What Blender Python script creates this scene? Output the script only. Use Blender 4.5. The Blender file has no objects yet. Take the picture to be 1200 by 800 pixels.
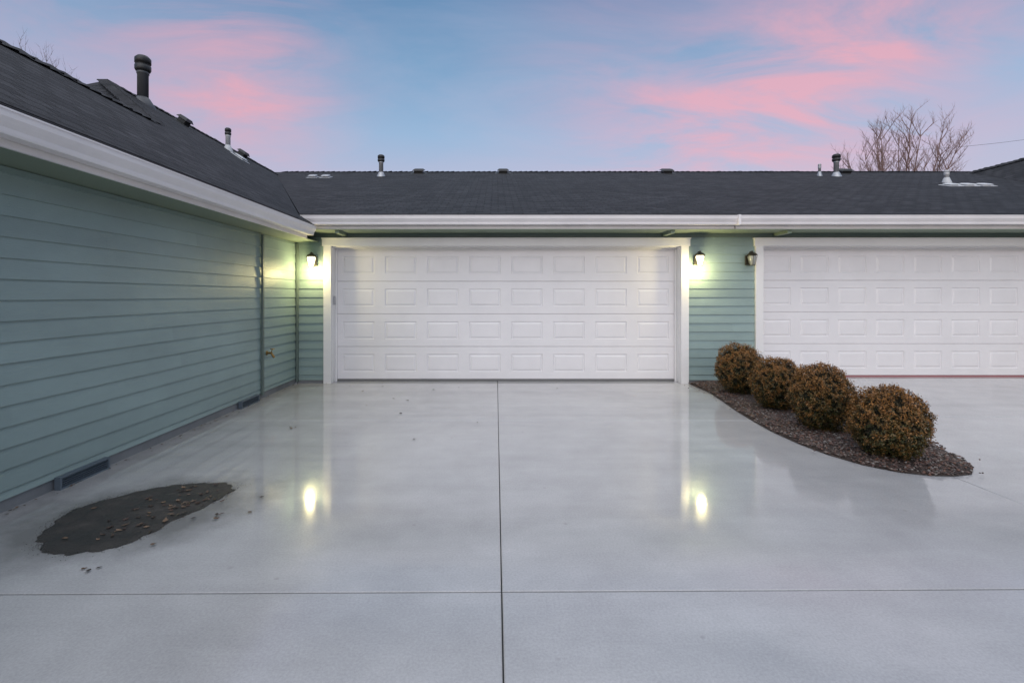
import bpy, math, random
from mathutils import Vector, Matrix, noise
random.seed(7)
R=math.radians
CAMH=1.37
scene=bpy.context.scene
# ---------------------------------------------------------------- helpers
def link(o):
    scene.collection.objects.link(o); return o
def mesh_obj(name,verts,faces,mat=None,parent=None,uvs=None,smooth=False):
    me=bpy.data.meshes.new(name)
    me.from_pydata([tuple(v) for v in verts],[],faces)
    if uvs:
        uvl=me.uv_layers.new(name="UVMap")
        for p in me.polygons:
            for k,li in enumerate(p.loop_indices):
                uvl.data[li].uv=uvs[me.loops[li].vertex_index]
    if smooth:
        for p in me.polygons: p.use_smooth=True
    me.update()
    o=bpy.data.objects.new(name,me); link(o)
    if mat: me.materials.append(mat)
    if parent: o.parent=parent
    return o
def empty(name,loc=(0,0,0)):
    e=bpy.data.objects.new(name,None); e.empty_display_size=.2; e.location=loc; return link(e)
class MB:
    def __init__(s): s.v=[];s.f=[];s.uv=[]
    def quad(s,a,b,c,d,uv=None):
        n=len(s.v); s.v+= [a,b,c,d]; s.f.append((n,n+1,n+2,n+3)); s.uv+= uv or [(0,0),(1,0),(1,1),(0,1)]
    def box(s,x0,x1,y0,y1,z0,z1,M=None):
        P=[Vector((x,y,z)) for z in (z0,z1) for y in (y0,y1) for x in (x0,x1)]
        if M: P=[M@p for p in P]
        n=len(s.v); s.v+=P; s.uv+=[(p[0]+p[1],p[2]) for p in P]
        for f in ((0,2,3,1),(4,5,7,6),(0,1,5,4),(2,6,7,3),(0,4,6,2),(1,3,7,5)):
            s.f.append(tuple(n+i for i in f))
    def lathe(s,prof,seg=20,M=None,cap=True):
        n=len(s.v)
        for r,z in prof:
            for i in range(seg):
                a=2*math.pi*i/seg; p=Vector((r*math.cos(a),r*math.sin(a),z))
                s.v.append(M@p if M else p); s.uv.append((i/seg,z))
        for j in range(len(prof)-1):
            for i in range(seg):
                a=n+j*seg+i;b=n+j*seg+(i+1)%seg
                s.f.append((a,b,b+seg,a+seg))
        if cap:
            s.f.append(tuple(n+i for i in reversed(range(seg))))
            s.f.append(tuple(n+(len(prof)-1)*seg+i for i in range(seg)))
    def tube(s,a,b,r0,r1,seg=5):
        a=Vector(a);b=Vector(b);d=(b-a)
        if d.length<1e-6:return
        q=d.to_track_quat('Z','Y'); n=len(s.v)
        for p,r in((a,r0),(b,r1)):
            for i in range(seg):
                t=2*math.pi*i/seg
                s.v.append(p+q@Vector((r*math.cos(t),r*math.sin(t),0))); s.uv.append((0,0))
        for i in range(seg):
            s.f.append((n+i,n+(i+1)%seg,n+seg+(i+1)%seg,n+seg+i))
    def obj(s,name,mat,parent=None,smooth=False):
        return mesh_obj(name,s.v,s.f,mat,parent,s.uv,smooth)
def bevel(o,w=.004,seg=2):
    m=o.modifiers.new("bev",'BEVEL'); m.width=w; m.segments=seg; m.limit_method='ANGLE'; return o
# ---------------------------------------------------------------- materials
def newmat(name):
    m=bpy.data.materials.new(name); m.use_nodes=True
    nt=m.node_tree; b=nt.nodes["Principled BSDF"]; return m,nt,b
def N(nt,t,**k):
    n=nt.nodes.new(t)
    for a,v in k.items(): setattr(n,a,v)
    return n
def L(nt,a,b): nt.links.new(a,b)
def noise_n(nt,vec,scale,detail=4,rough=.55,mapscale=None,dist=0):
    if mapscale:
        mp=N(nt,'ShaderNodeMapping'); mp.inputs['Scale'].default_value=mapscale; L(nt,vec,mp.inputs[0]); vec=mp.outputs[0]
    n=N(nt,'ShaderNodeTexNoise'); n.inputs['Scale'].default_value=scale; n.inputs['Detail'].default_value=detail
    n.inputs['Roughness'].default_value=rough; n.inputs['Distortion'].default_value=dist
    L(nt,vec,n.inputs['Vector']); return n.outputs['Fac']
def ramp(nt,fac,stops):
    r=N(nt,'ShaderNodeValToRGB'); e=r.color_ramp.elements
    while len(e)<len(stops): e.new(.5)
    for i,(p,c) in enumerate(stops):
        e[i].position=p; e[i].color=(c,c,c,1) if isinstance(c,(int,float)) else (*c,1)
    L(nt,fac,r.inputs[0]); return r.outputs[0]
def math_n(nt,op,a,b=None,clamp=False):
    m=N(nt,'ShaderNodeMath',operation=op); m.use_clamp=clamp
    for i,x in enumerate((a,b)):
        if x is None: continue
        if isinstance(x,(int,float)): m.inputs[i].default_value=x
        else: L(nt,x,m.inputs[i])
    return m.outputs[0]
def mix(nt,fac,a,b,mode='MIX'):
    m=N(nt,'ShaderNodeMix',data_type='RGBA',blend_type=mode)
    for idx,x in ((0,fac),(6,a),(7,b)):
        if isinstance(x,(int,float)): m.inputs[idx].default_value=x
        elif isinstance(x,tuple): m.inputs[idx].default_value=(*x,1)
        else: L(nt,x,m.inputs[idx])
    return m.outputs[2]
def bump(nt,b,h,strength=.3,dist=.01,prev=None):
    n=N(nt,'ShaderNodeBump'); n.inputs['Strength'].default_value=strength; n.inputs['Distance'].default_value=dist
    L(nt,h,n.inputs['Height'])
    if prev: L(nt,prev,n.inputs['Normal'])
    if b: L(nt,n.outputs[0],b.inputs['Normal'])
    return n.outputs[0]
EXPO=.134
def siding_mat(name,col):
    m,nt,b=newmat(name)
    tc=N(nt,'ShaderNodeTexCoord'); uv=tc.outputs['UV']
    sep=N(nt,'ShaderNodeSeparateXYZ'); L(nt,uv,sep.inputs[0])
    row=math_n(nt,'FLOOR',math_n(nt,'DIVIDE',sep.outputs[1],EXPO))
    wn=N(nt,'ShaderNodeTexWhiteNoise',noise_dimensions='1D'); L(nt,row,wn.inputs['W'])
    off=math_n(nt,'MULTIPLY',wn.outputs['Value'],3.66)
    ul=math_n(nt,'DIVIDE',math_n(nt,'ADD',sep.outputs[0],off),3.66)
    bid=math_n(nt,'ADD',math_n(nt,'FLOOR',ul),math_n(nt,'MULTIPLY',row,17.3))
    wn2=N(nt,'ShaderNodeTexWhiteNoise',noise_dimensions='1D'); L(nt,bid,wn2.inputs['W'])
    v=ramp(nt,wn2.outputs['Value'],[(0,.94),(1,1.04)])
    big=ramp(nt,noise_n(nt,uv,.9,4,.6,(1,2,1)),[(.3,.86),(.7,1.06)])
    c=mix(nt,1.0,mix(nt,1.0,col,v,'MULTIPLY'),big,'MULTIPLY')
    L(nt,c,b.inputs['Base Color'])
    g=noise_n(nt,uv,14,4,.65,(1,14,1),.4)
    g2=noise_n(nt,uv,2.2,2,.5,(1,.6,1))
    n1=bump(nt,None,g2,.5,.02)
    fr=math_n(nt,'FRACT',ul)
    jt=math_n(nt,'LESS_THAN',fr,.0012)
    n2=bump(nt,None,math_n(nt,'SUBTRACT',1,jt),.6,.004,n1)
    bump(nt,b,g,.5,.005,n2)
    L(nt,ramp(nt,g,[(.3,.30),(.7,.5)]),b.inputs['Roughness'])
    return m
M_SIDE=siding_mat("sage_siding_paint",(.250,.338,.333))
def paint(name,col,rough=.4,grain=None,var=.06,bs=.15):
    m,nt,b=newmat(name)
    tc=N(nt,'ShaderNodeTexCoord'); o=tc.outputs['Object']
    v=ramp(nt,noise_n(nt,o,2.5,5,.6),[(.25,1-var),(.75,1+var*.3)])
    L(nt,mix(nt,1.0,col,v,'MULTIPLY'),b.inputs['Base Color'])
    b.inputs['Roughness'].default_value=rough
    g=noise_n(nt,o,30 if grain else 60,3,.6,grain)
    bump(nt,b,g,bs,.003); return m
M_WHITE=paint("white_trim_paint",(.80,.79,.79),.38)
M_DOOR=paint("garage_door_white_enamel",(.80,.78,.79),.36,(1,1,8),.06,.14)
M_GUT=paint("gutter_white_aluminium",(.80,.77,.77),.3,None,.10)
M_SOFF=paint("soffit_sage_paint",(.20,.25,.19),.6)
M_TRIMG=paint("dark_sage_trim",(.12,.16,.145),.5)
M_FOUND=paint("foundation_concrete",(.20,.21,.22),.7,None,.3,.5)
M_METAL=paint("galvanised_vent_metal",(.42,.43,.45),.4)
M_METAL.node_tree.nodes["Principled BSDF"].inputs['Metallic'].default_value=.5
M_BLACK=paint("black_vent_paint",(.018,.019,.020),.5)
M_PALE=paint("pale_flashing_metal",(.55,.56,.57),.4)
M_BRASS=paint("brass_fitting",(.30,.19,.07),.4); M_BRASS.node_tree.nodes["Principled BSDF"].inputs['Metallic'].default_value=.9
M_LAN=paint("bronze_lantern_metal",(.05,.045,.035),.4); M_LAN.node_tree.nodes["Principled BSDF"].inputs['Metallic'].default_value=.4
M_REDREFL=paint("door_seal_red_reflection",(.36,.15,.16),.5)  # dull red paints a reflection into the colour of the bottom strip
M_RUB=paint("grey_rubber_seal",(.16,.16,.16),.6)
def shingle_mat():
    m,nt,b=newmat("charcoal_asphalt_shingles")
    tc=N(nt,'ShaderNodeTexCoord'); uv=tc.outputs['UV']
    br=N(nt,'ShaderNodeTexBrick'); L(nt,uv,br.inputs['Vector'])
    br.inputs['Scale'].default_value=1; br.inputs['Brick Width'].default_value=.24; br.inputs['Row Height'].default_value=.14
    br.inputs['Mortar Size'].default_value=.010; br.inputs['Mortar Smooth'].default_value=.3
    br.inputs['Color1'].default_value=(.030,.030,.034,1); br.inputs['Color2'].default_value=(.006,.0065,.009,1)
    br.inputs['Mortar'].default_value=(.001,.001,.001,1); br.inputs['Bias'].default_value=-.1
    sp=noise_n(nt,uv,110,2,.7); big=noise_n(nt,uv,.8,4,.6); md=noise_n(nt,uv,5,3,.6,(1,2.5,1))
    c=mix(nt,1.0,br.outputs['Color'],ramp(nt,sp,[(.3,.3),(.7,1.8)]),'MULTIPLY')
    c=mix(nt,1.0,c,ramp(nt,big,[(.3,.75),(.7,1.25)]),'MULTIPLY')
    c=mix(nt,1.0,c,ramp(nt,md,[(.3,.6),(.7,1.4)]),'MULTIPLY')
    L(nt,c,b.inputs['Base Color'])
    sep=N(nt,'ShaderNodeSeparateXYZ'); L(nt,uv,sep.inputs[0])
    fr=math_n(nt,'SUBTRACT',1,math_n(nt,'FRACT',math_n(nt,'DIVIDE',sep.outputs[1],.14)))
    n1=bump(nt,None,fr,1,.03)
    n2=bump(nt,None,math_n(nt,'SUBTRACT',1,br.outputs['Fac']),1,.014,n1)
    bump(nt,b,sp,.9,.008,n2)
    b.inputs['Roughness'].default_value=.72; b.inputs['Specular IOR Level'].default_value=.25
    return m
M_SHIN=shingle_mat()
def concrete_mat():
    m,nt,b=newmat("wet_broomed_concrete")
    tc=N(nt,'ShaderNodeTexCoord'); o=tc.outputs['Object']
    big=noise_n(nt,o,.45,5,.6,None,.6)
    mid=noise_n(nt,o,3.0,6,.65)
    fine=noise_n(nt,o,90,3,.75)
    streak=noise_n(nt,o,1.2,4,.6,(.35,2.4,1),.3)
    c=ramp(nt,big,[(.28,(.375,.372,.378)),(.5,(.46,.455,.458)),(.72,(.525,.517,.517))])
    c=mix(nt,1.0,c,ramp(nt,mid,[(.3,.90),(.7,1.04)]),'MULTIPLY')
    c=mix(nt,1.0,c,ramp(nt,streak,[(.3,.90),(.7,1.04)]),'MULTIPLY')
    c=mix(nt,1.0,c,ramp(nt,fine,[(.3,.84),(.7,1.08)]),'MULTIPLY')
    vor=N(nt,'ShaderNodeTexVoronoi'); vor.inputs['Scale'].default_value=3.2; L(nt,o,vor.inputs['Vector'])
    c=mix(nt,ramp(nt,vor.outputs['Distance'],[(.02,.45),(.05,0)]),c,(.25,.24,.23))
    sep=N(nt,'ShaderNodeSeparateXYZ'); L(nt,o,sep.inputs[0])
    sx=math_n(nt,'ADD',sep.outputs[0],2.28); sy=math_n(nt,'SUBTRACT',sep.outputs[1],3.05)
    u=math_n(nt,'ADD',math_n(nt,'MULTIPLY',sx,.85),math_n(nt,'MULTIPLY',sy,.53)); v=math_n(nt,'SUBTRACT',math_n(nt,'MULTIPLY',sy,.85),math_n(nt,'MULTIPLY',sx,.53))
    rr=math_n(nt,'SQRT',math_n(nt,'ADD',math_n(nt,'POWER',math_n(nt,'DIVIDE',u,.62),2),math_n(nt,'POWER',math_n(nt,'DIVIDE',v,.46),2)))
    rr=math_n(nt,'ADD',rr,math_n(nt,'MULTIPLY',math_n(nt,'SUBTRACT',mid,.5),.9))
    c=mix(nt,ramp(nt,math_n(nt,'MULTIPLY',rr,.5),[(.42,.8),(.55,.4),(.72,0)]),c,(.13,.125,.12))
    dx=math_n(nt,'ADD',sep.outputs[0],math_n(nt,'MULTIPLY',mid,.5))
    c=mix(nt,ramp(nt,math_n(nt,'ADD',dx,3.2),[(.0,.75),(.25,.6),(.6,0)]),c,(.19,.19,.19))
    L(nt,c,b.inputs['Base Color'])
    b.inputs['Roughness'].default_value=.55
    wet=noise_n(nt,o,.7,3,.5,(1,1.6,1),.4)
    yy=math_n(nt,'MULTIPLY',math_n(nt,'SUBTRACT',3.6,sep.outputs[1]),.10)
    wf=math_n(nt,'ADD',wet,yy)
    b.inputs['Coat IOR'].default_value=1.65
    L(nt,ramp(nt,wf,[(.45,1.0),(.9,.55)]),b.inputs['Coat Weight'])
    L(nt,ramp(nt,wf,[(.40,.05),(.62,.11),(.85,.30)]),b.inputs['Coat Roughness'])
    b.inputs['IOR'].default_value=1.3
    n1=bump(nt,None,noise_n(nt,o,2.2,2,.5),.05,.01)
    L(nt,n1,b.inputs['Coat Normal'])
    bump(nt,b,fine,.25,.003)
    return m
M_CONC=concrete_mat()
# ---------------------------------------------------------------- ground
def sst(a,b,x):
    t=max(0,min(1,(x-a)/(b-a))); return t*t*(3-2*t)
def gz(x,y): return .07*sst(3.3,4.6,x)*sst(3.5,7,y)
m,nt,b=newmat("grass_ground"); tc=N(nt,'ShaderNodeTexCoord')
L(nt,ramp(nt,noise_n(nt,tc.outputs['Object'],1.5,8,.7),[(.3,(.04,.055,.025)),(.7,(.12,.11,.06))]),b.inputs['Base Color']); b.inputs['Roughness'].default_value=.9
g=600
mesh_obj("ground",[(-g,-g,-.10),(g,-g,-.10),(g,g,-.10),(-g,g,-.10)],[(0,1,2,3)],m)
drive=empty("concrete_driveway")
m2,nt,b=newmat("joint_filler"); b.inputs['Base Color'].default_value=(.05,.05,.05,1); b.inputs['Roughness'].default_value=.9
xs=[-3.3+i*.5 for i in range(40)]
ys=[-10+i*.5 for i in range(37)]
V=[(x,y,gz(x,y)-.014) for y in ys for x in xs]; nx=len(xs)
mesh_obj("joint_base",V,[(j*nx+i,j*nx+i+1,(j+1)*nx+i+1,(j+1)*nx+i) for j in range(len(ys)-1) for i in range(nx-1)],m2,drive)
def tilt(y,x): return y+ (0.0085*x if abs(y-2.24)<.1 else 0)
def slab(name,x0,x1,y0,y1,gx,gy0,gy1):
    e=.004
    def cuts(a,b_):
        a+=gx;b_-=gx; n=max(2,int((b_-a)/.3))
        return [a,a,a+e]+[a+e+(b_-a-2*e)*i/n for i in range(1,n)]+[b_-e,b_,b_]
    X=cuts(x0,x1)
    n=max(2,int((y1-y0)/.3))
    T=[0,0,-1]+[i/n for i in range(1,n)]+[-2,1,1]
    V=[]
    for j,t in enumerate(T):
        for i,x in enumerate(X):
            jit=.0016*noise.noise(Vector((x*9,y0*3,1)))
            a=tilt(y0,x)+gy0+jit; c=tilt(y1,x)-gy1+jit
            xj=x+(.0012*noise.noise(Vector((x0*3,(y0+(y1-y0)*max(t,0))*9,1))) if i<3 or i>len(X)-4 else 0)
            y = a+e if t==-1 else (c-e if t==-2 else a+(c-a)*t)
            z=gz(x,y)
            if i in(0,len(X)-1) or j in (0,len(T)-1): z-=.03
            elif i in(1,len(X)-2) or j in (1,len(T)-2): z-=.003
            V.append((xj,y,z))
    w=len(X)
    F=[(j*w+i,j*w+i+1,(j+1)*w+i+1,(j+1)*w+i) for j in range(len(T)-1) for i in range(w-1)]
    return mesh_obj(name,V,F,M_CONC,drive)
XC=[-3.25,.027,3.46,14.5]; YC=[-10,-.75,2.24,5.30,7.78]; YG=[.003,.003,.004,.003,.003]
for i in range(3):
    for j in range(4):
        slab("slab",XC[i],XC[i+1],YC[j],YC[j+1],.003,YG[j],YG[j+1])
# ---------------------------------------------------------------- building
B=empty("garage_building")
FY=7.56; DY=7.74; LX=-3.12
def siding(name,A,Bp,nrm,z0,z1,mat=M_SIDE,phase=0.0):
    A=Vector((*A,0));Bp=Vector((*Bp,0));n=Vector((*nrm,0)); Lg=(Bp-A).length
    mb=MB()
    k=math.floor((z0-phase)/EXPO); u0=A.x*1.0+A.y*1.0
    nseg=max(1,int(Lg/.6))
    while phase+k*EXPO<z1-1e-4:
        za=max(z0,phase+k*EXPO); zb=min(z1,phase+(k+1)*EXPO)
        def wob(s,z): return .0022*noise.noise(Vector((s*1.1+k*5.3,z*.0,A.y+A.x)))
        for s in range(nseg):
            p=A.lerp(Bp,s/nseg); q=A.lerp(Bp,(s+1)/nseg)
            ua=u0+Lg*s/nseg; ub=u0+Lg*(s+1)/nseg; e=.002
            o0=.016+wob(ua,za); o1=.016+wob(ub,za)
            mb.quad(p+n*o0+Vector((0,0,za)),q+n*o1+Vector((0,0,za)),q+n*.003+Vector((0,0,zb)),p+n*.003+Vector((0,0,zb)),
                    [(ua,za-phase+e),(ub,za-phase+e),(ub,zb-phase-e),(ua,zb-phase-e)])
            mb.quad(p+n*.003+Vector((0,0,za)),q+n*.003+Vector((0,0,za)),q+n*o1+Vector((0,0,za)),p+n*o0+Vector((0,0,za)),
                    [(ua,za-phase+e)]*4)
        k+=1
    return mb.obj(name,mat,B)
siding("left_wing_siding",(LX,-5),(LX,FY-.02),(1,0),.08,2.19)
mb=MB(); mb.box(LX-.2,LX-.004,-5,FY,-.08,2.18); mb.box(-9.7,LX-.2,-5,-4.8,-.08,2.18); mb.box(-9.9,-9.7,-5,22,-.08,2.18); mb.obj("left_wing_wall_core",M_SOFF,B)
mb=MB(); mb.box(LX-.003,LX+.004,-4.98,FY-.02,-.06,.08); mb.obj("left_wing_foundation",M_FOUND,B)
mb=MB()
for y in (3.62,6.05):
    mb.box(LX+.018,LX+.06,y-.22,y+.22,-.005,.012); mb.box(LX+.018,LX+.06,y-.22,y+.22,.078,.09)
    mb.box(LX+.018,LX+.06,y-.22,y-.205,.0125,.0775); mb.box(LX+.018,LX+.06,y+.205,y+.22,.0125,.0775)
    for k in range(4): mb.box(LX+.03,LX+.052,y-.2,y+.2,.020+k*.015,.024+k*.015)
mb.obj("foundation_vents",paint("vent_blue_grey",(.10,.13,.16),.5),B)
mb=MB()
for y in (3.62,6.05): mb.box(LX+.0181,LX+.024,y-.204,y+.204,.013,.077)
mb.obj("foundation_vent_openings",M_BLACK,B)
mb=MB(); mb.box(LX+.0195,LX+.045,6.39,6.43,.05,2.175); mb.box(LX+.02,LX+.05,FY-.06,FY-.021,.03,2.175)
bevel(mb.obj("corner_battens",M_TRIMG,B),.003)
CT=2.225
siding("front_siding",(LX,FY),(-2.68,FY),(0,-1),.05,2.33)
siding("front_siding",(3.0,FY),(4.04,FY),(0,-1),.05,2.33)
siding("front_siding",(9.18,FY),(11.0,FY),(0,-1),.12,2.33)
siding("front_siding",(-2.68,FY),(3.0,FY),(0,-1),CT,2.33)
siding("front_siding",(4.04,FY),(9.18,FY),(0,-1),CT,2.33)
mb=MB()
mb.box(LX,-2.56,FY+.004,FY+.2,-.06,2.5); mb.box(2.9,4.15,FY+.004,FY+.2,-.06,2.5); mb.box(9.07,11,FY+.004,FY+.2,-.02,2.5)
mb.box(-2.559,2.899,FY+.006,FY+.2,2.14,2.498); mb.box(4.151,9.069,FY+.006,FY+.2,2.14,2.498)
mb.obj("front_wall_core",M_SOFF,B)
mb=MB(); mb.box(LX+.01,-2.69,FY-.002,FY+.002,-.05,.05); mb.box(3.01,4.03,FY-.002,FY+.002,-.05,.05); mb.obj("front_foundation",M_FOUND,B)
def casing(x0,x1,zb):
    mb=MB(); t=.12; y0=FY-.045; y1=FY-.0
    mb.box(x0,x0+t,y0,y1+.003,zb,CT-.09); mb.box(x1-t,x1,y0,y1+.003,zb,CT-.09)
    mb.box(x0-.02,x1+.02,y0-.008,y1+.003,CT-.0895,CT+.02)
    mb.box(x0-.03,x1+.03,y0-.02,y1+.003,CT+.0205,CT+.04)
    mb.box(x0+t-.012,x0+t+.006,y1+.004,DY+.05,zb,CT-.1); mb.box(x1-t-.006,x1-t+.012,y1+.004,DY+.05,zb,CT-.1)
    mb.box(x0+t+.007,x1-t-.007,y1+.004,DY+.05,CT-.105,CT-.088)
    mb.box(x0+t+.0065,x0+t+.03,DY-.035,DY-.01,zb,CT-.106); mb.box(x1-t-.03,x1-t-.0065,DY-.035,DY-.01,zb,CT-.106)
    mb.box(x0+t+.031,x1-t-.031,DY-.035,DY-.01,CT-.13,CT-.1055)
    bevel(mb.obj("garage_door_casing",M_WHITE,B),.003)
casing(-2.68,3.0,.0); casing(4.04,9.18,.05)
def gdoor(x0,x1,z0,z1,seal,sh):
    e=empty("garage_door_assembly"); e.parent=B
    mb=MB(); rows=4; cols=8; h=(z1-z0)/rows; w=(x1-x0-.04)/cols; y=DY
    for r in range(rows):
        za=z0+r*h+.003; zb=z0+(r+1)*h-.003
        def Q(a,b_,c,d): mb.quad(*[Vector(p) for p in (a,b_,c,d)])
        def ring(A,Bx):
            (ax0,ax1,az0,az1,ay),(bx0,bx1,bz0,bz1,by)=A,Bx
            Q((ax0,ay,az0),(ax1,ay,az0),(bx1,by,bz0),(bx0,by,bz0))
            Q((ax1,ay,az0),(ax1,ay,az1),(bx1,by,bz1),(bx1,by,bz0))
            Q((ax1,ay,az1),(ax0,ay,az1),(bx0,by,bz1),(bx1,by,bz1))
            Q((ax0,ay,az1),(ax0,ay,az0),(bx0,by,bz0),(bx0,by,bz1))
        ring((x0,x1,za-.003,zb+.003,y+.016),(x0+.001,x1-.001,za+.004,zb-.004,y))
        X0=x0+.001;X1=x1-.001;Z0=za+.004;Z1=zb-.004
        for c in range(cols):
            cx=x0+.02+w*(c+.5); a0=X0 if c==0 else x0+.02+w*c; a1=X1 if c==cols-1 else x0+.02+w*(c+1)
            pw=w*.375; ph=h*.27; cz=(za+zb)/2
            p0=(cx-pw,cx+pw,cz-ph,cz+ph,y)
            ring((a0,a1,Z0,Z1,y),p0)
            def ins(p,d,yy): return (p[0]+d,p[1]-d,p[2]+d,p[3]-d,yy)
            p1=ins(p0,.008,y+.011); p2=ins(p0,.016,y+.011); p3=ins(p0,.042,y+.001)
            ring(p0,p1); ring(p1,p2); ring(p2,p3)
            Q((p3[0],p3[4],p3[2]),(p3[1],p3[4],p3[2]),(p3[1],p3[4],p3[3]),(p3[0],p3[4],p3[3]))
    mb.obj("door_panels",M_DOOR,e)
    mb=MB(); mb.box(x0,x1,y+.017,y+.05,z0,z1); mb.obj("door_core",M_DOOR,e)
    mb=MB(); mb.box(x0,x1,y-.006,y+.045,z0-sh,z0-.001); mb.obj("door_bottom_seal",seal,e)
gdoor(-2.553,2.873,.03,2.115,M_RUB,.028); gdoor(4.167,9.053,.09,2.115,M_REDREFL,.02)  # right door's bottom strip carries the painted red reflection
mb=MB(); mb.box(-2.548,-2.53,FY+.03,FY+.09,1.22,1.36); bevel(mb.obj("jamb_keypad",M_METAL,B),.004)
def gutter(A,Bp,out,ztop,name,fascia=.185):
    A=Vector((*A,0));Bp=Vector((*Bp,0));o=Vector((*out,0))
    prof=[(0,0),(.085,0),(.09,.012),(.092,.035),(.108,.06),(.122,.085),(.124,.118),(.130,.12),(.130,.13),(.112,.131),(.112,.12),(.004,.12)]
    prof=[(a,b_-.13) for a,b_ in prof]
    Lg=(Bp-A).length; ns=max(1,int(Lg/.7)); st=[A.lerp(Bp,i/ns) for i in range(ns+1)]
    v=[];f=[];n=len(prof)
    for p in st:
        wz=.004*noise.noise(Vector((p.x*.6,p.y*.6,ztop))); wo=.003*noise.noise(Vector((p.x*.9,p.y*.9,9)))
        for a,h in prof: v.append(p+o*(a+(wo if a>.05 else 0))+Vector((0,0,ztop+h+wz)))
    for k in range(ns):
        for i in range(n-1): f.append((k*n+i,k*n+i+1,(k+1)*n+i+1,(k+1)*n+i))
    f.append(tuple(range(n))[::-1]); f.append(tuple(range(ns*n,(ns+1)*n)))
    mesh_obj(name,v,f,M_GUT,B)
    a=A-o*.006; c=Bp-o*.006; t=.021; z0=ztop-fascia; z1=ztop-.01
    P=[a,c,c-o*t,a-o*t]
    vs=[x+Vector((0,0,z0)) for x in P]+[x+Vector((0,0,z1)) for x in P]
    mesh_obj(name+"_fascia",vs,[(0,3,2,1),(4,5,6,7),(0,1,5,4),(1,2,6,5),(2,3,7,6),(3,0,4,7)],M_GUT,B)
gutter((-2.86,7.13),(3.52,7.13),(0,-1),2.53,"front_gutter")
gutter((3.535,7.13),(10.4,7.13),(0,-1),2.532,"front_gutter")
mb=MB(); mb.box(3.51,3.545,6.99,7.125,2.393,2.537); mb.obj("gutter_joiner",M_GUT,B)
gutter((-2.73,-5),(-2.73,7.02),(1,0),2.37,"left_gutter",.175)
mb=MB(); mb.box(-2.72,10.9,7.106,FY+.2,2.335,2.345); mb.box(LX-.1,-2.757,-5,FY+.1,2.195,2.205); mb.box(LX-.1,-2.722,7.16,FY+.1,2.3351,2.3451)
mb.obj("soffits",M_SOFF,B)
mb=MB(); mb.box(-2.95,10.9,FY-.03,FY-.018,2.272,2.334); mb.obj("frieze_board",M_TRIMG,B)
mb=MB()
for x in (-2.35,2.62,4.35,): mb.box(x-.03,x+.03,7.16,FY-.031,2.29,2.334)
mb.obj("soffit_blocks",M_SOFF,B)
def roof(name,pts,uax,vax):
    u=Vector(uax).normalized(); v=Vector(vax).normalized()
    P=[Vector((p[0],p[1],p[2]+CAMH)) for p in pts]
    uv=[(p.dot(u)+50,p.dot(v)+50) for p in P]
    return mesh_obj(name,P,[tuple(range(len(P)))],M_SHIN,B,uv)
HL=lambda x:1.0+.667*(abs(x)-2.6)
HM=lambda y:1.16+.333*(y-7.0)
RH=HM(14.9)
roof("main_roof_front",[(-2.86,7.06,HM(7.06)),(10.52,7.06,HM(7.06)),(14.3,14.62,HM(14.62)),(14.3,14.9,RH),(-6.79,14.9,RH),(-6.4,14.1,HM(14.1))],(1,0,0),(0,1,.333))
roof("main_roof_back",[(-9,14.9,RH),(18,14.9,RH),(18,22.5,HM(7.3)),(-9,22.5,HM(7.3))],(1,0,0),(0,-1,.333))
roof("left_roof_slope",[(-2.66,-5.2,HL(2.66)),(-2.66,7.1,HL(2.66)),(-2.90,7.1,HL(2.90)),(-6.4,14.1,HL(6.4)),(-6.4,7.96,HL(6.4)),(-4.67,6.6,HL(4.67)),(-4.67,-5.2,HL(4.67))],(0,1,0),(-1,0,.667))
pk=HL(6.4); n0=HL(4.67)
roof("left_roof_hip",[(-6.4,7.96,pk),(-9.82,5.27,pk-2.69*.868),(-6.4,5.27,n0-.667*1.73),(-4.67,6.6,n0)],(1,0,0),(0,1,.868))
roof("left_roof_far_back",[(-6.4,7.96,pk),(-6.4,15.5,pk),(-10.2,15.5,pk-.667*3.8),(-10.2,5.0,pk-.667*3.8)],(0,1,0),(1,0,.667))
roof("left_roof_near_back",[(-4.67,-5.2,n0),(-4.67,6.6,n0),(-6.8,6.0,n0-.667*2.13),(-8.5,-5.2,n0-.667*3.8)],(0,1,0),(1,0,.667))
HR=lambda x:3.7-.667*abs(14.3-x)
roof("right_roof_slope",[(10.49,-3,HR(10.49)),(14.3,-3,HR(14.3)),(14.3,14.62,HR(14.3)),(10.52,7.06,HR(10.52))],(0,1,0),(1,0,.667))
roof("right_roof_back",[(14.3,-3,3.7),(18.2,-3,HR(18.2)),(18.2,15.5,HR(18.2)),(14.3,15.5,3.7)],(0,1,0),(-1,0,.667))
mb=MB(); mb.box(10.9,11.1,-2.8,7.56,-.1,2.3); mb.box(11.1,18,-2.8,-2.6,-.1,2.4); mb.box(17.8,18,-2.6,22,-.1,2.4); mb.box(-9.7,17.8,21.8,22,-.1,2.5); mb.obj("outer_walls",M_SOFF,B)
def gable(pts,name):
    mesh_obj(name,pts,[tuple(range(len(pts)))],M_SIDE,B,[(p[0],p[2]) for p in pts])
gable([(-2.7,-4.99,2.2),(-4.67,-4.99,n0+CAMH-.02),(-8.4,-4.99,2.2)],"near_gable")
mb=MB(); mb.box(-2.86,10.45,7.045,7.075,2.535,2.552); mb.box(-2.672,-2.645,-5.2,7.05,2.372,2.40); mb.obj("roof_edge_drip",M_BLACK,B)
mb=MB()
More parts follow.
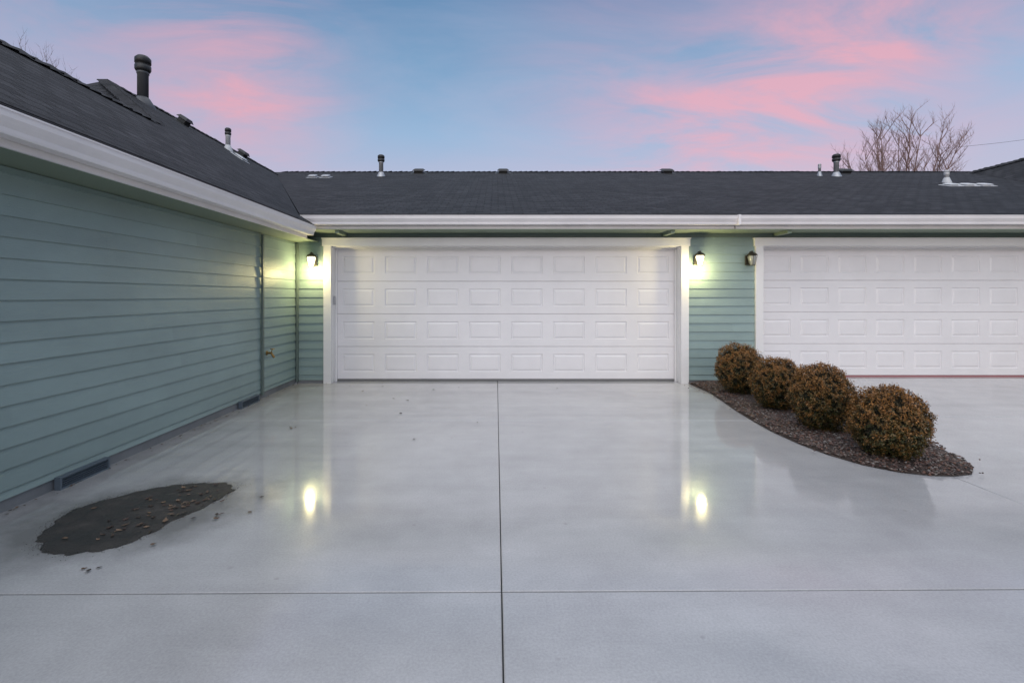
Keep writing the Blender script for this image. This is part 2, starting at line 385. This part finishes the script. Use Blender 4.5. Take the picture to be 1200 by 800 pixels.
def caps(a,b_,sl,sr):
    a=Vector(a);b_=Vector(b_);d=(b_-a); n=int(d.length/.16); d.normalize(); side=d.cross(Vector((0,0,1))).normalized()
    for i in range(n):
        p=a+d*(i*.16); q=p+d*.2; up=Vector((0,0,.022+random.uniform(0,.014))); lo=Vector((0,0,.004))
        P=[p+lo+side*.14-Vector((0,0,.14*sl)),p+lo,p+lo-side*.14-Vector((0,0,.14*sr))]
        Q=[q+up+side*.14-Vector((0,0,.14*sl)),q+up,q+up-side*.14-Vector((0,0,.14*sr))]
        uu=[(i*.3,0),(i*.3+.2,0),(i*.3+.2,.1),(i*.3,.1)]
        mb.quad(P[0],Q[0],Q[1],P[1],uu); mb.quad(P[1],Q[1],Q[2],P[2],uu)
        mb.quad(Q[0],Q[1],Q[1]-Vector((0,0,.02)),Q[0]-Vector((0,0,.02))); mb.quad(Q[1],Q[2],Q[2]-Vector((0,0,.02)),Q[1]-Vector((0,0,.02)))
Z=lambda h:h+CAMH+.006
caps((-6.6,14.9,Z(RH)),(14.6,14.9,Z(RH)),.333,.333)
caps((-6.4,7.96,Z(pk)),(-6.4,14.1,Z(pk)),.667,.667)
caps((-4.67,-5.2,Z(n0)),(-4.67,6.6,Z(n0)),.667,.667)
caps((14.3,-3,Z(3.7)),(14.3,14.6,Z(3.7)),.667,.667)
caps((-4.67,6.6,Z(n0)),(-6.4,7.96,Z(pk)),.35,.35)
mb.obj("ridge_caps",M_SHIN,B)
def vent_pipe(name,x,y,z,h,r,mat,capmat,capr=1.6):
    e=empty(name,(x,y,z))
    mb=MB(); mb.lathe([(r*2.4,-.25),(r*2.2,-.03),(r*1.25,.10),(r*1.05,.12)],20); mb.obj("flashing",mat,e,True)
    mb=MB(); mb.lathe([(r,0),(r,h*.62),(r*1.12,h*.63),(r*1.12,h*.67),(r,h*.68)],20); mb.obj("pipe",mat,e,True)
    mb=MB(); c=r*capr; mb.lathe([(r*.9,h*.66),(c*.9,h*.69),(c,h*.72),(c,h*.80),(c*.8,h*.815),(c*.8,h*.84),(c,h*.85),(c,h*.95),(c*.7,h),(.005,h*1.01)],20); mb.obj("cap",capmat,e,True)
    return e
M_VENTG=paint("weathered_dark_vent_metal",(.07,.073,.08),.45)
vent_pipe("roof_vent_pipe",-6.2,8.5,4.72,.84,.085,M_VENTG,M_BLACK,1.45)
vent_pipe("roof_vent_pipe",-3.2,13.5,4.68,.60,.06,M_METAL,M_BLACK,1.6)
vent_pipe("roof_vent_pipe",9.5,13.5,4.68,.62,.065,M_METAL,M_BLACK,1.6)
vent_pipe("roof_vent_pipe",9.1,13.6,4.72,.34,.035,M_METAL,M_METAL,1.2)
vent_pipe("roof_vent_pipe",10.9,11.7,4.09,.30,.05,M_PALE,M_PALE,1.1)
vent_pipe("roof_vent_pipe",-5.95,10.75,4.58,.5,.05,M_PALE,M_BLACK,1.3)
def box_vent(name,x,y,z,w,h,mat,rot):
    e=empty(name,(x,y,z)); e.rotation_euler=rot
    mb=MB(); mb.box(-w*.8,w*.8,-w*.8,w*.8,-.01,.008); mb.box(-w*.42,w*.42,-w*.42,w*.42,.008,h*.6)
    v=[(-w*.6,-w*.6,h*.6),(w*.6,-w*.6,h*.6),(w*.6,w*.6,h*.6),(-w*.6,w*.6,h*.6),(-w*.4,-w*.4,h),(w*.4,-w*.4,h),(w*.4,w*.4,h),(-w*.4,w*.4,h)]
    n=len(mb.v); mb.v+=[Vector(p) for p in v]; mb.uv+=[(0,0)]*8
    for f in((0,3,2,1),(4,5,6,7),(0,1,5,4),(1,2,6,5),(2,3,7,6),(3,0,4,7)): mb.f.append(tuple(n+i for i in f))
    bevel(mb.obj("housing",mat,e),.006)
al=math.atan(.333); be=math.atan(.667)
for x in (-2.3,.22,5.1,10.4): box_vent("roof_box_vent",x,14.45,HM(14.45)+CAMH,.30,.13,M_BLACK,(al,0,0))
box_vent("roof_box_vent",-6.15,9.5,HL(6.15)+CAMH,.2,.14,M_BLACK,(0,be,0))
box_vent("roof_box_vent",-6.1,11.6,HL(6.1)+CAMH,.2,.14,M_BLACK,(0,be,0))
box_vent("roof_box_vent",-4.95,13.1,HM(13.1)+CAMH,.18,.07,M_METAL,(al,0,0))
box_vent("roof_box_vent",-4.6,13.1,HM(13.1)+CAMH,.18,.07,M_METAL,(al,0,0))
box_vent("roof_box_vent",-5.6,10.6,HL(5.6)+CAMH,.2,.05,M_PALE,(0,be,0))
for i,x in enumerate((10.35,10.72,11.1)): box_vent("roof_box_vent",x,11.0,HM(11.0)+CAMH,.2,.05,M_PALE,(al,0,0))
# ---------------------------------------------------------------- lanterns
def emis(name,col,s):
    m,nt,b=newmat(name); b.inputs['Base Color'].default_value=(.8,.8,.8,1)
    b.inputs['Emission Color'].default_value=(*col,1); b.inputs['Emission Strength'].default_value=s; return m
M_LIT=emis("lit_lantern_glass",(1,.88,.55),2.6)
m,nt,b=newmat("unlit_lantern_glass"); b.inputs['Base Color'].default_value=(.35,.36,.33,1); b.inputs['Roughness'].default_value=.15; M_UNLIT=m
def lantern(x,z,lit):
    e=empty("wall_lantern",(x,FY,z)); yc=-.14
    mb=MB(); mb.box(-.05,.05,-.045,-.018,-.08,.07); bevel(mb.obj("backplate",M_LAN,e),.005)
    mb=MB(); mb.tube((0,-.04,.085),(0,-.085,.12),.012,.01,8); mb.tube((0,-.085,.12),(0,yc,.11),.01,.01,8); mb.tube((0,-.04,.03),(0,-.04,.09),.012,.012,8); mb.obj("arm",M_LAN,e,True)
    Mx=Matrix.Translation((0,yc,0))
    mb=MB(); mb.lathe([(.078,.062),(.08,.068),(.065,.085),(.04,.102),(.02,.11),(.015,.125),(.004,.135)],8,Mx); mb.obj("roof_cap",M_LAN,e)
    mb=MB()
    for i in range(6):
        a=i*math.pi/3+.3; c,s=math.cos(a),math.sin(a)
        mb.tube((c*.040,yc+s*.040,-.094),(c*.074,yc+s*.074,.064),.0028,.0028,5)
    mb.lathe([(.036,-.096),(.042,-.096),(.042,-.090),(.036,-.090)],12,Mx,False)
    mb.obj("cage",M_LAN,e)
    mb=MB(); mb.lathe([(.02,-.088),(.034,-.078),(.062,.04),(.055,.058),(.03,.06)],16,Mx); mb.obj("glass",M_LIT if lit else M_UNLIT,e,True)
    if lit:
        ld=bpy.data.lights.new("lantern_bulb",'POINT'); ld.energy=17; ld.color=(1,.84,.38); ld.shadow_soft_size=.05; ld.specular_factor=0
        lo=bpy.data.objects.new("lantern_bulb",ld); link(lo); lo.parent=e; lo.location=(0,yc-.06,-.155)
lantern(-2.83,1.90,True); lantern(3.13,1.92,True); lantern(3.93,1.92,False)
e=empty("hose_faucet",(LX+.02,6.55,.59))
mb=MB(); mb.tube((0,0,0),(.07,0,0),.014,.014,10); mb.tube((.06,0,.0),(.1,0,-.06),.014,.016,10); mb.tube((.055,0,0),(.075,0,.05),.006,.006,8)
mb.lathe([(.004,0),(.03,.002),(.03,.01),(.004,.012)],12,Matrix.Translation((.075,0,.05))); mb.lathe([(.03,0),(.03,.006)],12,Matrix.Rotation(R(90),4,'Y')); mb.obj("faucet_body",M_BRASS,e,True)
# ---------------------------------------------------------------- planting bed
bed=[(2.99,7.5),(3.0,6.8),(2.92,6.2),(2.84,5.7),(2.79,5.2),(2.77,4.85),(2.79,4.45),(2.85,4.15),(2.96,3.9),(3.12,3.74),(3.30,3.67),(3.48,3.66),(3.64,3.70),(3.76,3.81),(3.84,3.95),(3.92,4.15),(4.0,4.5),(4.04,5.0),(4.05,5.8),(4.05,6.6),(4.035,7.5)]
def inside(x,y,P):
    c=False;n=len(P)
    for i in range(n):
        (x1,y1),(x2,y2)=P[i],P[i-1]
        if (y1>y)!=(y2>y) and x<(x2-x1)*(y-y1)/(y2-y1)+x1: c=not c
    return c
m,nt,b=newmat("bark_mulch_soil"); tc=N(nt,'ShaderNodeTexCoord'); nn=noise_n(nt,tc.outputs['Object'],45,6,.7)
L(nt,ramp(nt,nn,[(.3,(.018,.013,.011)),(.7,(.09,.06,.048))]),b.inputs['Base Color']); bump(nt,b,nn,1,.02); b.inputs['Roughness'].default_value=.8
bedE=empty("mulch_bed")
P=[(x,y,gz(x,y)+.004) for x,y in bed]
cx,cy=3.45,5.2
V=[(x,y,z) for x,y,z in P]+[((x*.88+cx*.12),(y*.93+cy*.07),z+.03) for x,y,z in P]
n=len(P); F=[(i,(i+1)%n,n+(i+1)%n,n+i) for i in range(n)]+[tuple(n+i for i in range(n))]
mesh_obj("soil",V,F,m,bedE)
def attr_mat(name,rough=.6,spec=.5):
    m,nt,b=newmat(name); a=N(nt,'ShaderNodeAttribute'); a.attribute_name="Col"; L(nt,a.outputs['Color'],b.inputs['Base Color'])
    b.inputs['Roughness'].default_value=rough; b.inputs['Specular IOR Level'].default_value=spec; return m
def colored(name,V,F,C,mat,parent=None):
    me=bpy.data.meshes.new(name); me.from_pydata(V,[],F)
    ca=me.color_attributes.new("Col",'FLOAT_COLOR','CORNER'); buf=[]
    for p,c in zip(me.polygons,C): buf+= [c[0],c[1],c[2],1.0]*p.loop_total
    ca.data.foreach_set("color",buf); me.materials.append(mat); me.update()
    o=bpy.data.objects.new(name,me); link(o)
    if parent:o.parent=parent
    return o
V=[];F=[];C=[]
pal=[(.08,.05,.042),(.12,.075,.062),(.05,.033,.028),(.15,.115,.095),(.20,.18,.165),(.03,.021,.018),(.10,.055,.045),(.15,.075,.05)]
cnt=0
while cnt<14000:
    x=random.uniform(2.75,4.10);y=random.uniform(3.64,7.5)
    if not inside(x,y,bed):
        if random.random()>.003: continue
    cnt+=1; s=random.uniform(.005,.015)
    dd=min(1,min(math.hypot(x-px,y-py) for px,py in bed)/.15)
    z=gz(x,y)+.006+.03*dd+random.uniform(-.002,.01)
    n=len(V); q=Matrix.Rotation(random.uniform(0,6.3),3,'Z')@Matrix.Rotation(random.uniform(-.6,.6),3,'X')
    sx,sy,sz=s*random.uniform(.8,1.6),s*random.uniform(.7,1),s*random.uniform(.4,.8)
    for p in((sx,0,0),(0,sy,0),(-sx,0,0),(0,-sy,0),(0,0,sz),(0,0,-sz)):
        w=q@Vector(p); V.append((x+w.x,y+w.y,z+w.z))
    c=random.choice(pal)
    for f in((0,1,4),(1,2,4),(2,3,4),(3,0,4),(1,0,5),(2,1,5),(3,2,5),(0,3,5)): F.append(tuple(n+i for i in f)); C.append(c)
colored("bark_chips",V,F,C,attr_mat("bark_chip",.6),bedE)
# ---------------------------------------------------------------- shrubs
M_LEAF=attr_mat("bronzed_boxwood_leaf",.5,.4)
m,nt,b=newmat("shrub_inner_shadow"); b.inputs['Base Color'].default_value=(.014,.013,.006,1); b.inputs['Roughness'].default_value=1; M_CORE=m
m,nt,b=newmat("shrub_stem"); b.inputs['Base Color'].default_value=(.07,.045,.03,1); M_STEM=m
def shrub(x,y,w,h,seed):
    rnd=random.Random(seed); z0=gz(x,y)+.02
    e=empty("boxwood_shrub",(x,y,z0)); rx=w/2; hz=h/2; cz=h*.52
    def rad(d):
        return 1+.15*noise.noise(d*1.9+Vector((seed*4.7,0,0)))+.12*noise.noise(d*5+Vector((0,seed,0)))
    V=[];F=[];C=[]
    for i in range(28000):
        d=Vector((rnd.gauss(0,1),rnd.gauss(0,1),rnd.gauss(0,1))).normalized()
        t=rnd.random()**.35; t=.70+.31*t+ (rnd.random()**7)*.10
        zz=d.z
        clump=noise.noise(d*6+Vector((seed*3,0,0)))
        k=rad(d)*t*(1+.07*clump)
        p=Vector((d.x*rx*k,d.y*rx*k,cz+zz*hz*k))
        if p.z<.012: continue
        if clump<-.25 and t>.90: continue
        s=rnd.uniform(.006,.0115)
        nrm=(d*.8+Vector((rnd.uniform(-1,1),rnd.uniform(-1,1),rnd.uniform(-.6,1)))).normalized()
        q=nrm.to_track_quat('Z','Y'); a=rnd.uniform(0,6.28); ca,sa=math.cos(a),math.sin(a)
        n=len(V)
        for lx,ly in((-1,0),(0,-.5),(1.15,0),(0,.5)):
            V.append(p+q@Vector(((lx*ca-ly*sa)*s,(lx*sa+ly*ca)*s,0)))
        F.append((n,n+1,n+2,n+3))
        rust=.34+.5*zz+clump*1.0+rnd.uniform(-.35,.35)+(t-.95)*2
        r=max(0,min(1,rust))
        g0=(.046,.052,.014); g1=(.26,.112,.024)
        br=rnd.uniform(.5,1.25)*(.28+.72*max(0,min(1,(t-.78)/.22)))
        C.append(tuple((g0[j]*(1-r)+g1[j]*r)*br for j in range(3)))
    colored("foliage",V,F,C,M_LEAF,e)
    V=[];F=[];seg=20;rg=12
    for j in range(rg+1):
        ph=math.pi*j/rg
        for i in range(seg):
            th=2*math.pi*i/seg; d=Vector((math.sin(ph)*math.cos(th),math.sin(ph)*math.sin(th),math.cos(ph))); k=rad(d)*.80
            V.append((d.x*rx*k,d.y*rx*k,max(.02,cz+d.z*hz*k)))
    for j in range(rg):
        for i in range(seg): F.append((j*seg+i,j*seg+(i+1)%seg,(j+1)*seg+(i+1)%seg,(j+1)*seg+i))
    mesh_obj("inner_shade_core",V,F,M_CORE,e)  # solid dark core, interior shade of the shrub put into its colour
    mb=MB()
    for k in range(7):
        a=rnd.uniform(0,6.28); mb.tube((.03*math.cos(a),.03*math.sin(a),-.03),(rx*.6*math.cos(a),rx*.6*math.sin(a),cz*.7),.012,.006,6)
    for k in range(200):
        d=Vector((rnd.gauss(0,1),rnd.gauss(0,1),rnd.gauss(.3,1))).normalized(); kk=rad(d)
        p=Vector((d.x*rx,d.y*rx,d.z*hz)); c0=Vector((0,0,cz)); a=c0+p*kk*.8; b_=c0+p*kk*rnd.uniform(1.0,1.07)+Vector((rnd.uniform(-.02,.02),rnd.uniform(-.02,.02),.01))
        if a.z>.05 and b_.z>.03: mb.tube(a,b_,.002,.001,4)
    mb.obj("stems",M_STEM,e)
shrub(3.33,6.6,.62,.66,1); shrub(3.33,5.72,.56,.60,2); shrub(3.26,4.84,.56,.65,3); shrub(3.28,4.04,.55,.58,4)
# ---------------------------------------------------------------- silt patch + leaves
pts=[(-2.68,2.80),(-2.76,2.95),(-2.78,3.10),(-2.70,3.24),(-2.56,3.37),(-2.40,3.46),(-2.22,3.52),(-2.02,3.53),(-1.88,3.49),(-1.80,3.40),(-1.80,3.28),(-1.86,3.13),(-1.92,2.98),(-1.95,2.84),(-2.00,2.71),(-2.10,2.62),(-2.26,2.57),(-2.44,2.59),(-2.58,2.67)]
pts=[(-2.3+(x+2.3)*.86+.02,3.05+(y-3.05)*1.0) for x,y in pts]
def catmull(P,k=8):
    out=[];n=len(P)
    for i in range(n):
        p0,p1,p2,p3=[Vector(P[(i+j-1)%n]) for j in range(4)]
        for s in range(k):
            t=s/k; out.append(.5*((2*p1)+(-p0+p2)*t+(2*p0-5*p1+4*p2-p3)*t*t+(-p0+3*p1-3*p2+p3)*t**3))
    return out
cp=catmull(pts,12); cc=Vector((-2.28,3.05))
def ringp(s):
    o=[]
    for p in cp:
        d=p-cc; k=s*(1+ (.06*noise.noise(Vector((p.x*5,p.y*5,0)))+.06*noise.noise(Vector((p.x*14,p.y*14,3)))+.02*noise.noise(Vector((p.x*50,p.y*50,3))))*(1 if s>.9 else .3)); o.append(cc+d*k)
    return o
V=[];F=[];rings=[(1.02,.0015),(.97,.003),(.85,.005),(.5,.007),(.15,.008)]; n=len(cp)
for s,z in rings:
    for p in ringp(s): V.append((p.x,p.y,z+ (.001*noise.noise(Vector((p.x*12,p.y*12,0))) if s<.9 else 0)))
for r in range(len(rings)-1):
    for i in range(n): F.append((r*n+i,r*n+(i+1)%n,(r+1)*n+(i+1)%n,(r+1)*n+i))
F.append(tuple((len(rings)-1)*n+i for i in range(n)))
m,nt,b=newmat("wet_silt"); tc=N(nt,'ShaderNodeTexCoord'); o=tc.outputs['Object']
n1=noise_n(nt,o,5,7,.65); n2=noise_n(nt,o,90,3,.7)
c=mix(nt,1.0,ramp(nt,n1,[(.3,(.020,.018,.017)),(.6,(.042,.038,.035)),(.75,(.08,.072,.066))]),ramp(nt,n2,[(.3,.75),(.7,1.25)]),'MULTIPLY')
L(nt,c,b.inputs['Base Color']); L(nt,ramp(nt,n1,[(.35,.3),(.6,.65)]),b.inputs['Roughness']); bump(nt,b,n2,.35,.004)
siltE=empty("silt_puddle"); mesh_obj("silt_sheet",V,F,m,siltE,None,True)
V=[];F=[];C=[]
for i in range(1400):
    p=random.choice(cp); d=p-cc; q=cc+d*(1+random.gauss(.01,.05)); q+=Vector((random.gauss(0,.012),random.gauss(0,.012)))
    s=random.uniform(.001,.003); n=len(V); z=.003
    a=random.uniform(0,6)
    for k in range(4): V.append((q.x+s*math.cos(a+k*1.57)*random.uniform(.7,1.4),q.y+s*math.sin(a+k*1.57),z))
    V.append((q.x,q.y,z+s*.5))
    c=random.choice([(.03,.027,.025),(.05,.045,.04),(.02,.018,.017),(.08,.07,.06)])
    for k in range(4): F.append((n+k,n+(k+1)%4,n+4)); C.append(c)
colored("grit",V,F,C,attr_mat("silt_grit",.7),siltE)
V=[];F=[];C=[]
lp=[(.05,.03,.02),(.10,.055,.03),(.035,.025,.02),(.17,.11,.07),(.08,.045,.035),(.12,.08,.055)]
def leaf(x,y,s,z=None):
    z=(gz(x,y)+.006) if z is None else z
    a=random.uniform(0,6.28); ca,sa=math.cos(a),math.sin(a); n=len(V); c=random.choice(lp)
    out=[(-1,0,.15),(-.5,.45,.25),(.1,.55,.1),(.6,.3,.3),(1.1,0,.5),(.6,-.35,.25),(.0,-.6,.3),(-.6,-.4,.1)]
    V.append((x,y,z))
    for lx,ly,lz in out:
        lx*=random.uniform(.7,1.15);ly*=random.uniform(.6,1.2)
        V.append((x+(lx*ca-ly*sa)*s,y+(lx*sa+ly*ca)*s,z+lz*s*random.uniform(.2,1)))
    for i in range(8): F.append((n,n+1+i,n+1+(i+1)%8)); C.append(c)
for x,y in[(-2.07,5.0),(-2.1,4.97),(-2.13,5.02),(-1.35,6.4),(-1.15,6.3),(-.78,4.6),(-1.55,3.05),(-2.06,2.42),(-2.02,2.40),(-1.99,2.43),(-1.1,5.6),(-.9,7.0),(-.2,5.2),(-1.9,6.9),(-.55,7.2),(-2.2,7.3),(-1.7,7.25),(.9,7.1),(-1.6,6.0)]:
    leaf(x,y,random.uniform(.014,.026))
k=0
while k<75:
    x=random.gauss(-2.06,.17);y=random.gauss(3.12,.18)
    if not inside(x,y,[(p.x,p.y) for p in cp[::6]]) and random.random()>.28: continue
    leaf(x,y,random.uniform(.012,.026),.010); k+=1
for i in range(8):
    x=random.gauss(-2.3,.18);y=random.gauss(2.74,.06); leaf(x,y,random.uniform(.012,.022),.010)
for i in range(80):
    leaf(LX+.03+abs(random.gauss(0,.04)),random.uniform(2.4,7.4),random.uniform(.008,.017))
for i in range(40): leaf(random.uniform(-2.9,2.9),FY+random.uniform(-.12,.1),random.uniform(.006,.012))
colored("fallen_leaves",V,F,C,attr_mat("dead_leaf",.6))
# ---------------------------------------------------------------- trees
def fantree(name,x,y,h,cr,seed,col,nl=16,fork=.28,r0=.2,dens=1.0):
    rnd=random.Random(seed); mb=MB(); zf=h*fork
    rv=lambda a:Vector((rnd.uniform(-a,a),rnd.uniform(-a,a),rnd.uniform(-a,a)))
    p=Vector((0,0,0))
    for i in range(4):
        q=Vector((rnd.uniform(-.08,.08),rnd.uniform(-.08,.08),zf*(i+1)/4)); mb.tube(p,q,r0*(1.15-.08*i),r0*(1.07-.08*i),8); p=q
    def shoot(a,d,l,r,lev):
        q=a; n=3
        for i in range(n):
            d=(d+rv(.16)+Vector((0,0,.10))).normalized(); nq=q+d*l/n
            mb.tube(q,nq,r*(1-.28*i),r*(1-.28*(i+1)),3)
            if lev<3:
                for k in range(2 if rnd.random()<.75*dens else 1):
                    s=rv(1); s.z=abs(s.z)*.4
                    shoot(nq,(d*.75+s.normalized()*.62).normalized(),l*rnd.uniform(.42,.62),r*.5,lev+1)
            q=nq
    for i in range(nl):
        a=2.399*i; rr=math.sqrt((i+.5)/nl)*cr
        top=Vector((rr*math.cos(a),rr*math.sin(a),h*(1-.28*(rr/cr)**2)*rnd.uniform(.86,.97)))
        c1=Vector((top.x*.55,top.y*.55,zf+(top.z-zf)*.35)); q=p; m_=9
        for s in range(1,m_+1):
            t=s/m_; nq=(p*(1-t)**2+c1*2*t*(1-t)+top*t*t)+rv(.06)
            mb.tube(q,nq,r0*.42*(1-.85*(s-1)/m_),r0*.42*(1-.85*s/m_),5)
            if s>=3:
                for k in range(2):
                    d=(nq-q).normalized(); sd=rv(1); sd.z=abs(sd.z)*.3
                    shoot(nq,(d*.8+sd.normalized()*.6).normalized(),h*.10*rnd.uniform(.7,1.2),r0*.11,1)
            q=nq
        shoot(q,(top-c1).normalized(),h*.07,r0*.09,1)
    m,nt,b=newmat(name+"_bark"); b.inputs['Base Color'].default_value=(*col,1); b.inputs['Roughness'].default_value=.8
    o=mb.obj(name,m); o.location=(x,y,-.1); return o
fantree("bare_tree",23.4,28,11.5,3.2,5,(.24,.15,.135),18,.30,.25)
fantree("bare_tree",-23.2,24,13.6,2.2,9,(.16,.12,.11),8,.3,.2,.6)
mb=MB()
a=Vector((24,30,10.3));b_=Vector((48,34,14.5)); prev=a
for i in range(1,25):
    t=i/24; p=a.lerp(b_,t)-Vector((0,0,1.2*4*t*(1-t)*.5)); mb.tube(prev,p,.009,.009,4); prev=p
pw=empty("power_line"); mb.obj("wire",M_BLACK,pw)
mb=MB(); mb.tube((48,34,-.1),(48,34,15),.15,.11,10); mb.box(47,49,33.9,34.1,14.2,14.35); mb.tube((23.95,30,-.1),(23.95,30,10.4),.05,.04,8); mb.obj("poles",M_STEM,pw)
# ---------------------------------------------------------------- sky
w=bpy.data.worlds.new("World"); scene.world=w; w.use_nodes=True; nt=w.node_tree; nt.nodes.clear()
out=N(nt,'ShaderNodeOutputWorld'); bg=N(nt,'ShaderNodeBackground'); L(nt,bg.outputs[0],out.inputs[0])
tc=N(nt,'ShaderNodeTexCoord'); D=tc.outputs['Generated']
sep=N(nt,'ShaderNodeSeparateXYZ'); L(nt,D,sep.inputs[0])
sky=N(nt,'ShaderNodeTexSky',sky_type='NISHITA'); sky.sun_disc=False; sky.sun_elevation=R(8); sky.sun_rotation=R(200)
base=ramp(nt,sep.outputs[2],[(0,(.47,.38,.49)),(.22,(.40,.41,.57)),(.31,(.27,.40,.59)),(.43,(.15,.30,.49)),(.54,(.09,.21,.39)),(.72,(.70,.745,.85)),(.9,(1.15,1.21,1.35))])
zz=math_n(nt,'ADD',sep.outputs[2],.22)
cb=N(nt,'ShaderNodeCombineXYZ'); L(nt,math_n(nt,'DIVIDE',sep.outputs[0],zz),cb.inputs[0]); L(nt,math_n(nt,'DIVIDE',sep.outputs[1],zz),cb.inputs[1])
mp=N(nt,'ShaderNodeMapping'); mp.inputs['Rotation'].default_value=(0,0,R(-48)); mp.inputs['Scale'].default_value=(.8,1.7,1); L(nt,cb.outputs[0],mp.inputs[0])
nA=noise_n(nt,mp.outputs[0],2.1,8,.60,None,.8)
nB=noise_n(nt,mp.outputs[0],1.1,6,.6,None,.5)
def blob(px,py,k,wt):
    d=Vector((px-581,567,346-py)).normalized()
    vm=N(nt,'ShaderNodeVectorMath',operation='DOT_PRODUCT'); L(nt,D,vm.inputs[0]); vm.inputs[1].default_value=d
    return math_n(nt,'MULTIPLY',math_n(nt,'EXPONENT',math_n(nt,'MULTIPLY',math_n(nt,'SUBTRACT',vm.outputs['Value'],1),k)),wt)
tot=None
for bb in((255,50,90,.80),(70,20,60,.22),(310,110,120,.28),(930,105,85,.88),(800,175,140,.74),(1070,45,100,.58),(700,90,80,.36)):
    v=blob(*bb); tot=v if tot is None else math_n(nt,'ADD',tot,v)
nm=ramp(nt,nA,[(.33,.15),(.67,1.3)])
mask=math_n(nt,'MULTIPLY',tot,nm,True)
c=mix(nt,ramp(nt,nB,[(.42,0),(.70,.42)]),base,(.42,.42,.57))
c=mix(nt,math_n(nt,'MULTIPLY',mask,.9),c,(.74,.35,.42))
add=mix(nt,.03,c,sky.outputs[0],'ADD')
L(nt,add,bg.inputs[0]); bg.inputs[1].default_value=1.0
sd=bpy.data.lights.new("sun",'SUN'); sd.energy=1.45; sd.angle=R(70); sd.color=(1,.96,.95)
so=bpy.data.objects.new("sun",sd); link(so); so.rotation_euler=Vector((.12,.85,-.55)).to_track_quat('-Z','Y').to_euler()
# ---------------------------------------------------------------- camera
cd=bpy.data.cameras.new("camera"); cam=bpy.data.objects.new("camera",cd); link(cam)
cam.location=(0,0,CAMH); cam.rotation_euler=(R(90),0,0)
cd.sensor_width=36; cd.lens=17.01; cd.shift_x=.0158; cd.shift_y=-.045; cd.clip_start=.05; cd.clip_end=2000
scene.camera=cam
scene.view_settings.view_transform='Standard'; scene.view_settings.look='None'; scene.view_settings.exposure=0
